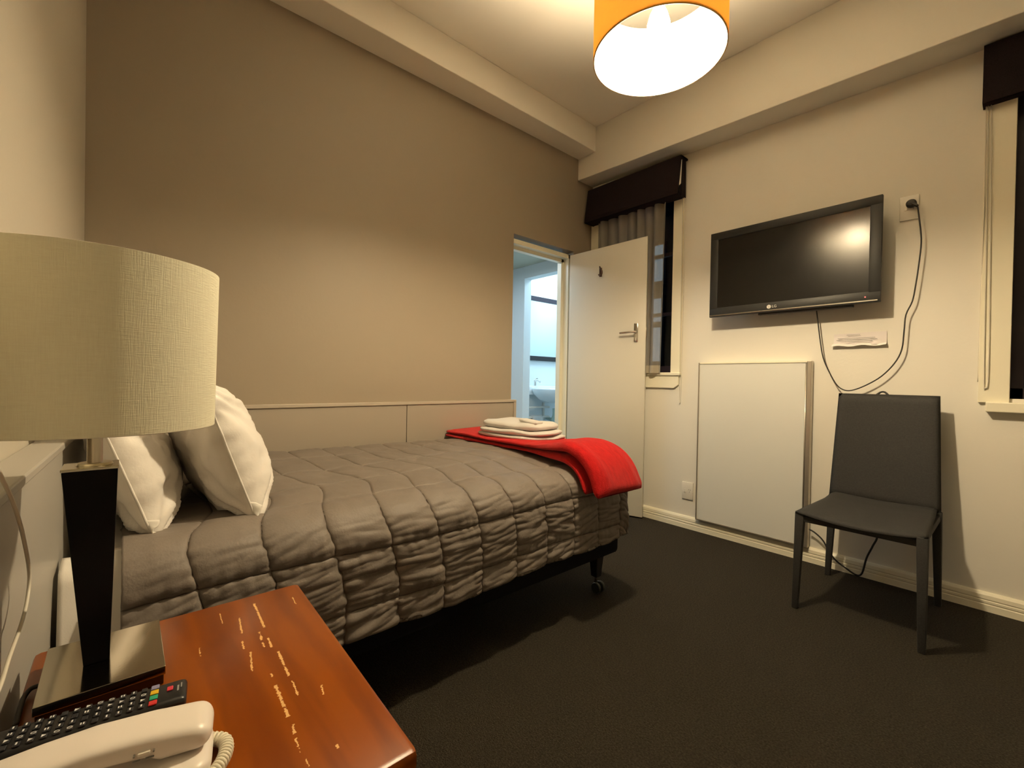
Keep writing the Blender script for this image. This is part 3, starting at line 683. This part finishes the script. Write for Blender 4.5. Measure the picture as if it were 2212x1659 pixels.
# ---------------- pendant ----------------
PC = Vector((-.8816, 1.4358, 2.2)); PR = .2288; PH = .275
pd = empty('pendant_lamp', (PC.x, PC.y, ZC)); tag(pd, 'ochre drum pendant lamp hanging lit from the ceiling', 'pendant lamp')
def ring(r1, r2, z1, z2): return [(r1, z1), (r2, z1), (r2, z2), (r1, z2)]
MB().lathe(ring(PR-.0015, PR, 0, PH), c=PC, n=96, close=True).build('shade', SHADE_OCHRE, pd, smooth=40)
MB().lathe(ring(PR-.0035, PR-.002, .003, PH-.003), c=PC, n=96, close=True).build('lining', SHADE_IN, pd, smooth=40)
WIRE = mat('pale_wire', (.7, .62, .5), .4, bump=(100, .05, .001))
for z in (.002, PH-.002):
    MB().tube([PC+Vector(((PR-.003)*math.cos(2*math.pi*k/96), (PR-.003)*math.sin(2*math.pi*k/96), z)) for k in range(97)], .0028, 6).build('wire_ring', WIRE, pd, smooth=True)
b = MB()
for k in range(3):
    a = 2*math.pi*k/3+.9
    b.tube([PC+Vector((.02*math.cos(a), .02*math.sin(a), PH-.06)), PC+Vector(((PR-.003)*math.cos(a), (PR-.003)*math.sin(a), PH-.003))], .002, 6)
b.build('spider', WHITE_PL, pd, smooth=True)
MB().lathe([(.001, PH-.02), (.020, PH-.02), (.022, PH-.07), (.019, PH-.10), (.001, PH-.10)], c=PC, n=24).build('lamp_holder', WHITE_PL, pd, smooth=40)
BZ = .118
MB().lathe([(.001, BZ-.070), (.018, BZ-.068), (.032, BZ-.052), (.0395, BZ-.028), (.039, BZ-.004), (.030, BZ+.03), (.018, BZ+.055), (.015, BZ+.065), (.001, BZ+.065)], c=PC, n=32).build('bulb', BULB, pd, smooth=True)
MB().tube([PC+Vector((0, 0, PH-.02)), (PC.x, PC.y, ZC-.02)], .004, 8).build('flex', WHITE_CABLE, pd, smooth=True)
MB().lathe([(.001, -.03), (.03, -.03), (.05, -.005), (.05, 0), (.001, 0)], c=(PC.x, PC.y, ZC-.001), n=32).build('ceiling_rose', WHITE_PL, pd, smooth=40)

# ---------------- nightstand ----------------
ZN = .60
ns = empty('nightstand', (-.72, .075, 0)); tag(ns, 'orange-brown varnished wooden nightstand with scratched top, beside the bed', 'nightstand')
WOOD = bpy.data.materials.new('orange_varnished_pine'); WOOD.use_nodes = True
nt = WOOD.node_tree; B = nt.nodes['Principled BSDF']; B.inputs['Roughness'].default_value = .30; B.inputs['Specular IOR Level'].default_value = .25; B.inputs['Coat Weight'].default_value = .06; B.inputs['Coat Roughness'].default_value = .2
tc = nt.nodes.new('ShaderNodeTexCoord'); mp = nt.nodes.new('ShaderNodeMapping'); mp.inputs['Scale'].default_value = (2.2, 15, 15)
n1 = nt.nodes.new('ShaderNodeTexNoise'); n1.inputs['Scale'].default_value = 1.5; n1.inputs['Detail'].default_value = 5; n1.inputs['Distortion'].default_value = .8
wv = nt.nodes.new('ShaderNodeTexWave'); wv.wave_type = 'RINGS'; wv.rings_direction = 'X'; wv.inputs['Scale'].default_value = 1.3; wv.inputs['Distortion'].default_value = 5; wv.inputs['Detail'].default_value = 3
cr_ = nt.nodes.new('ShaderNodeValToRGB'); e = cr_.color_ramp.elements; e[0].position = .2; e[0].color = (.125, .023, .0005, 1); e[1].position = .85; e[1].color = (.25, .058, .001, 1)
mxn = nt.nodes.new('ShaderNodeMath'); mxn.operation = 'MULTIPLY_ADD'; mxn.inputs[1].default_value = .35
nt.links.new(tc.outputs['Object'], mp.inputs[0]); nt.links.new(mp.outputs[0], n1.inputs['Vector']); nt.links.new(mp.outputs[0], wv.inputs['Vector'])
nt.links.new(wv.outputs['Fac'], mxn.inputs[0]); nt.links.new(n1.outputs[0], mxn.inputs[2]); nt.links.new(mxn.outputs[0], cr_.inputs[0])
# scratches: worn varnish showing pale wood, placed where the top is worn
sep = nt.nodes.new('ShaderNodeSeparateXYZ'); nt.links.new(tc.outputs['Object'], sep.inputs[0])
nn = nt.nodes.new('ShaderNodeTexNoise'); nn.inputs['Scale'].default_value = 260; nn.inputs['Detail'].default_value = 2; nt.links.new(tc.outputs['Object'], nn.inputs['Vector'])
n3 = nt.nodes.new('ShaderNodeTexNoise'); n3.inputs['Scale'].default_value = 60; nt.links.new(tc.outputs['Object'], n3.inputs['Vector'])
def hz(px, py, z):
    dv = fwd*FPX + rt*(px-1106) + up*(829.5-py); t = (z-CZ)/dv.z; return Vector((0, 0, CZ))+dv*t
segs = [((549, 1304), (571, 1355), 1.1), ((517, 1335), (523, 1368), .8), ((523, 1385), (527, 1402), .7), ((541, 1408), (545, 1450), .8), ((560, 1365), (571, 1398), .9),
        ((579, 1378), (587, 1398), 1.0), ((601, 1407), (624, 1460), 1.0), ((595, 1480), (623, 1548), 1.3), ((632, 1565), (640, 1600), .9), ((640, 1600), (650, 1625), .5),
        ((631, 1470), (644, 1502), .7), ((475, 1325), (481, 1347), .5), ((632, 1290), (639, 1305), .5), ((694, 1480), (699, 1500), .6), ((430, 1400), (433, 1418), .5), ((585, 1455), (588, 1462), .8), ((727, 1608), (731, 1616), .8), ((660, 1640), (668, 1655), .5)]
def mth(op, a, c=None, d_=None):
    m_ = nt.nodes.new('ShaderNodeMath'); m_.operation = op
    for k, v in enumerate((a, c, d_)):
        if v is None: continue
        if isinstance(v, (int, float)): m_.inputs[k].default_value = v
        else: nt.links.new(v, m_.inputs[k])
    return m_.outputs[0]
acc = None
wob = mth('MULTIPLY_ADD', nn.outputs[0], .006, -.003)
gate = mth('GREATER_THAN', n3.outputs[0], .37)
for (a, c, wd) in segs:
    A = hz(*a, ZN); Cc = hz(*c, ZN)
    sl = (Cc.y-A.y)/(Cc.x-A.x); xm = (A.x+Cc.x)/2; hl = abs(Cc.x-A.x)/2
    lin = mth('MULTIPLY_ADD', sep.outputs[0], sl, A.y-sl*A.x)
    dd = mth('ABSOLUTE', mth('ADD', mth('SUBTRACT', sep.outputs[1], lin), wob))
    m1 = mth('LESS_THAN', dd, (.0014*wd)); m2 = mth('LESS_THAN', mth('ABSOLUTE', mth('SUBTRACT', sep.outputs[0], xm)), hl)
    mm = mth('MULTIPLY', m1, m2); acc = mm if acc is None else mth('MAXIMUM', acc, mm)
acc = mth('MULTIPLY', acc, gate)
mc = nt.nodes.new('ShaderNodeMix'); mc.data_type = 'RGBA'; nt.links.new(acc, mc.inputs[0]); nt.links.new(cr_.outputs[0], mc.inputs[6]); mc.inputs[7].default_value = (.72, .42, .16, 1)
nt.links.new(mc.outputs[2], B.inputs['Base Color'])
ra = mth('MULTIPLY_ADD', acc, .4, .30); nt.links.new(ra, B.inputs['Roughness'])
bp = nt.nodes.new('ShaderNodeBump'); bp.inputs['Strength'].default_value = .25; bp.inputs['Distance'].default_value = .002; bp.invert = True
bh = mth('ADD', mth('MULTIPLY', acc, .5), mth('MULTIPLY', n1.outputs[0], .25)); nt.links.new(bh, bp.inputs['Height']); nt.links.new(bp.outputs[0], B.inputs['Normal'])
NX0, NX1, NY0, NY1 = -.985, -.452, -.100, .262
b = MB(); b.prism([(NX0, NY0), (NX1, NY0), (NX1, .262), (NX0, .277)], 2, ZN-.028, ZN, bevel=.008); b.build('top', WOOD, ns, smooth=40)
b = MB(); b.box((NX0+.02, NY0+.012, .05), (NX1-.03, NY0+.030, ZN-.029), .001); b.build('side_panel', WOOD, ns)
b = MB(); b.box((NX0+.02, NY1-.035, .05), (NX1-.03, NY1-.017, ZN-.029), .001); b.build('side_panel', WOOD, ns)
box('back_panel', (NX0+.02, NY0+.031, .05), (NX0+.032, NY1-.036, ZN-.029), WOOD, ns)
for z0, z1 in ((.06, .31), (.325, .565)):
    dr = box('drawer', (NX1-.046, NY0+.034, z0), (NX1-.026, NY1-.039, z1), WOOD, ns, .004)
    b = MB(); b.lathe([(.001, 0), (.008, 0), (.007, .012), (.014, .02), (.012, .028), (.001, .03)], n=20, M=Matrix.Translation((NX1-.026, (NY0+NY1)/2, (z0+z1)/2)) @ Matrix.Rotation(math.pi/2, 4, 'Y')); b.build('knob', WOOD, dr, smooth=40)
for x in (NX0+.04, NX1-.06):
    for y in (NY0+.035, NY1-.04): MB().frustum((x, y, 0), (.014, .014), (x, y, .05), (.018, .018)).build('leg', WOOD, ns)

# ---------------- table lamp ----------------
LX, LY = -.848, -.0255
tl = empty('table_lamp', (LX, LY, ZN)); tag(tl, 'table lamp with cream drum shade and black tapered column on the nightstand', 'table lamp')
box('base_plate', (-.925, -.080, ZN+.014), (-.772, .047, ZN+.026), PLATE, tl, .0008)
box('base_foot', (-.923, -.078, ZN+.0005), (-.774, .045, ZN+.0138), BROWN_BLACK, tl, .001)
b = MB(); b.frustum((LX-.004, LY, ZN+.0262), (.0135, .0135), (LX-.004, LY-.0075, .897), (.028, .028), .0008); b.build('column', BLACK_WOOD, tl)
box('column_cap', (LX-.032, LY-.0365, .8972), (LX+.024, LY+.0215, .901), PLATE, tl, .0008)
b = MB(); b.tube([(LX-.004, LY-.004, .9012), (LX-.004, LY-.004, 1.08)], .0085, 20); b.build('stem', BRUSHED, tl, smooth=40)
MB().lathe([(.001, 0), (.020, 0), (.018, .003), (.001, .003)], c=(LX-.004, LY-.004, .9012), n=24).build('collar', BRUSHED, tl, smooth=40)
SR = .1345; SZ0, SZ1 = .953, 1.180
MB().lathe([(SR-.002, SZ0), (SR, SZ0), (SR+.004, SZ1), (SR+.002, SZ1)], c=(LX, LY+.0, 0), n=96, close=True).build('shade', SHADE_CREAM, tl, smooth=40)
b = MB()
for z, rr in ((SZ0+.001, SR-.003), (SZ1-.001, SR+.001)):
    b.tube([Vector((LX+rr*math.cos(2*math.pi*k/72), LY+rr*math.sin(2*math.pi*k/72), z)) for k in range(73)], .002, 6)
for k in range(3):
    a = 2*math.pi*k/3; b.tube([(LX-.004+.008*math.cos(a), LY+.008*math.sin(a), 1.07), (LX+SR*math.cos(a), LY+SR*math.sin(a), SZ1-.004)], .0016, 6)
b.build('shade_frame', WHITE_PL, tl, smooth=True)
MB().lathe([(.001, 0), (.014, .002), (.026, .02), (.029, .04), (.022, .06), (.013, .08), (.013, .0)], c=(LX-.004, LY, 1.0805), n=24).build('bulb', mat('unlit_bulb_glass', (.8, .78, .72), .3, bump=(20, .02, .001)), tl, smooth=True)

# white cable down the headboard, black lamp cord
def hx_(px, py, yy): return hitp(px, py, yy)
pts = [hx_(-60, 900, -.098), hx_(0, 1025, -.098), hx_(28, 1085, -.098), hx_(48, 1150, -.098), hx_(63, 1235, -.098), hx_(58, 1300, -.098), hx_(42, 1360, -.098), hx_(20, 1420, -.098), hx_(2, 1478, -.098), hx_(-20, 1530, -.098)]
pts = [p for p in pts]
o = MB().tube(spline(pts, 5), .0021, 8).build('white_cable', WHITE_CABLE, None, smooth=True); tag(o, 'thin white cable hanging in front of the grey headboard at left edge', 'cable')
o = MB().tube(spline([(-.86, -.079, ZN+.008), (-.862, -.090, ZN+.006), (-.850, -.095, ZN+.0035), (-.83, -.0955, ZN+.0035), (-.79, -.095, ZN+.0035)], 6), .003, 8).build('power_cord', RUBBER, None, smooth=True)
o.parent = tl; o.matrix_parent_inverse = Matrix.Translation(-Vector(tl.location))

# ---------------- remote control ----------------
R0 = Vector((-.716, .066, ZN)); RD = Vector((-.745+.716+.006, -.118-.066, 0)); ra_ = math.atan2(RD.y, RD.x)
RM = Matrix.Translation(R0) @ Matrix.Rotation(ra_, 4, 'Z')   # local x along length from the tip, local y across (negative = far/lamp side)
rc = empty('remote_control', R0); tag(rc, 'black television remote control lying between the lamp base and phone', 'remote control')
b = MB(); b.box((0, -.0235, .002), (.182, .0235, .019), .006, RM, 3); body = b.build('casing', BLACK_PL, rc, smooth=40)
BTN = mat('remote_button', (.018, .018, .022), .5, bump=(100, .05, .001)); PRT = mat('white_print', (.75, .75, .78), .5, bump=(100, .02, .001))
def btn(x, y, sx, sy, m, mark=None, name='button'):
    o = MB().box((x-sx, y-sy, .0188), (x+sx, y+sy, .0208), .0006, RM, 1).build(name, m, rc)
    if mark:
        k = MB()
        if mark == 'tri': k.prism([(-.0022, 0), (.0018, -.0022), (.0018, .0022)], 2, .0208, .0211, M=RM @ Matrix.Translation((x, y, 0)))
        elif mark == 'ring':
            k.tube([RM @ Vector((x+.0022*math.cos(a*math.pi/6), y+.0016*math.sin(a*math.pi/6), .0209)) for a in range(13)], .0004, 5)
        elif mark == 'bar': k.box((x-.0007, y-.0020, .0208), (x+.0007, y+.0020, .0211), 0, RM)
        elif mark == 'two': k.box((x-.0018, y-.0018, .0208), (x-.0006, y+.0018, .0211), 0, RM); k.box((x+.0006, y-.0018, .0208), (x+.0018, y+.0018, .0211), 0, RM)
        k.build('printed_mark', PRT, o)
cols = [-.0165, -.0055, .0055, .0165]
btn(.018, -.004, .0032, .0042, mat('red_button', (.65, .05, .08), .4, bump=(100, .05, .001)), None, 'power_button')
b = MB(); b.box((.0085, -.008, .0189), (.0105, .004, .0192), 0, RM); b.box((.0055, -.012, .0189), (.0068, -.002, .0192), 0, RM); b.build('printed_mark', mat('grey_remote_print', (.3, .3, .3), .5, bump=(100, .02, .001)), rc)
for y, c in zip(cols, ((.25, .25, .42), (.75, .48, .02), (.03, .36, .20), (.62, .04, .04))):
    btn(.034, y, .0042, .0042, mat('coloured_button', c, .35, bump=(100, .05, .001)), None, 'coloured_button')
marks = ['bar', 'tri', 'bar', 'ring', 'two', 'bar', 'tri', 'bar', 'ring', 'bar', 'two', 'bar']
for r_ in range(12):
    for ci, y in enumerate(cols):
        btn(.045+r_*.0106, y, .0030, .0038, BTN, marks[(r_*5+ci*3) % 12] if (r_+ci) % 7 else None)
btn(.177, .002, .0030, .0045, mat('pink_button', (.62, .10, .14), .4, bump=(100, .05, .001)), None, 'record_button')

# ---------------- telephone ----------------
ph = empty('telephone', (-.61, 0, ZN)); tag(ph, 'white corded telephone with handset resting on its base, lower left', 'telephone')
PM = Matrix.Translation((-.590, .079, ZN)) @ Matrix.Rotation(math.radians(-100), 4, 'Z')  # local x: from the tip towards the wall, local y: + is towards the room (nearer the camera)
def slab(name, prof_top, prof_bot, hw_f, nx, m, parent, y0=0, crown=.006, rnd=3.2):
    """long body: x in 0..L, cross-section superellipse"""
    xs = [p[0] for p in prof_top]; Lx = xs[-1]
    itp = lambda pr, x: float(np.interp(x, [p[0] for p in pr], [p[1] for p in pr]))
    def g(i, j):
        t = i/nx; x = Lx*(.5-.5*math.cos(math.pi*t)); th = 2*math.pi*j/40
        zt, zb_ = itp(prof_top, x), itp(prof_bot, x); hw = hw_f(x)
        en = 1
        ed = min(x, Lx-x)/.016
        if ed < 1: en = math.sqrt(max(0, 1-(1-ed)**2.6))
        c, s_ = math.cos(th), math.sin(th); p = 2/rnd
        y = hw*math.copysign(abs(c)**p, c)*(.35+.65*en); zc = (zt+zb_)/2; hz_ = (zt-zb_)/2*(max(en, .02))
        z = zc+hz_*math.copysign(abs(s_)**p, s_)
        return PM @ Vector((x, y+y0, z))
    b = MB(); b.grid(g, nx, 40); bmesh.ops.remove_doubles(b.bm, verts=b.bm.verts[:], dist=.0002)
    for r_ in ([e_ for e_ in b.bm.edges if e_.is_boundary],):
        bmesh.ops.holes_fill(b.bm, edges=r_, sides=100)
    bmesh.ops.recalc_face_normals(b.bm, faces=b.bm.faces[:])
    return b.build(name, m, parent, smooth=True)
base = slab('base', [(0, .028), (.03, .030), (.1, .026), (.195, .024)], [(0, .003), (.195, .003)], lambda x: .040, 40, PHONE_PL, ph, .006, rnd=5)
hs = slab('handset', [(0, .054), (.02, .058), (.05, .062), (.10, .064), (.15, .060), (.185, .054), (.195, .050)], [(0, .029), (.045, .029), (.055, .036), (.10, .041), (.14, .036), (.15, .028), (.195, .028)],
          lambda x: .0285 - .004*math.sin(min(1, max(0, x/.195))*math.pi), 60, PHONE_PL, ph, 0, rnd=3.4)
b = MB()
b.box((.052, .0250, .0460), (.062, .0282, .0490), .0006, PM); b.build('volume_switch', WHITE_PL, hs)
b = MB(); b.box((.0485, .0250, .0465), (.0500, .0280, .0485), 0, PM); b.box((.0640, .0250, .0465), (.0655, .0280, .0485), 0, PM); b.box((.049, .0250, .0410), (.056, .0276, .0418), 0, PM); b.box((.060, .0250, .0412), (.066, .0276, .0420), 0, PM)
b.build('printed_mark', GREY_PL, hs)
cen = spline([PM @ Vector(p) for p in ((.012, -.018, .012), (-.008, -.010, .009), (-.0125, .006, .0085), (-.008, .026, .0085), (.004, .044, .0085), (.022, .056, .0085), (.07, .060, .0085), (.12, .060, .0085))], 12)
# arc-length coil
P = [Vector(p) for p in cen]; seg = [0]
for a, c in zip(P[:-1], P[1:]): seg.append(seg[-1]+(c-a).length)
tot = seg[-1]; turns = int(tot/.0042); pts = []
for k in range(turns*12):
    s_ = tot*k/(turns*12-1); i = min(len(P)-2, max(0, int(np.searchsorted(seg, s_))-1)); f_ = (s_-seg[i])/(seg[i+1]-seg[i]); p = P[i].lerp(P[i+1], f_)
    t = (P[i+1]-P[i]).normalized(); n_ = t.cross(Vector((0, 0, 1))).normalized(); a = 2*math.pi*k/12
    pts.append(p+.0058*(math.cos(a)*n_+math.sin(a)*Vector((0, 0, 1))))
MB().tube(pts, .0019, 6).build('coiled_cord', mat('cord_plastic', (.76, .72, .58), .35, bump=(100, .02, .001)), ph, smooth=True)
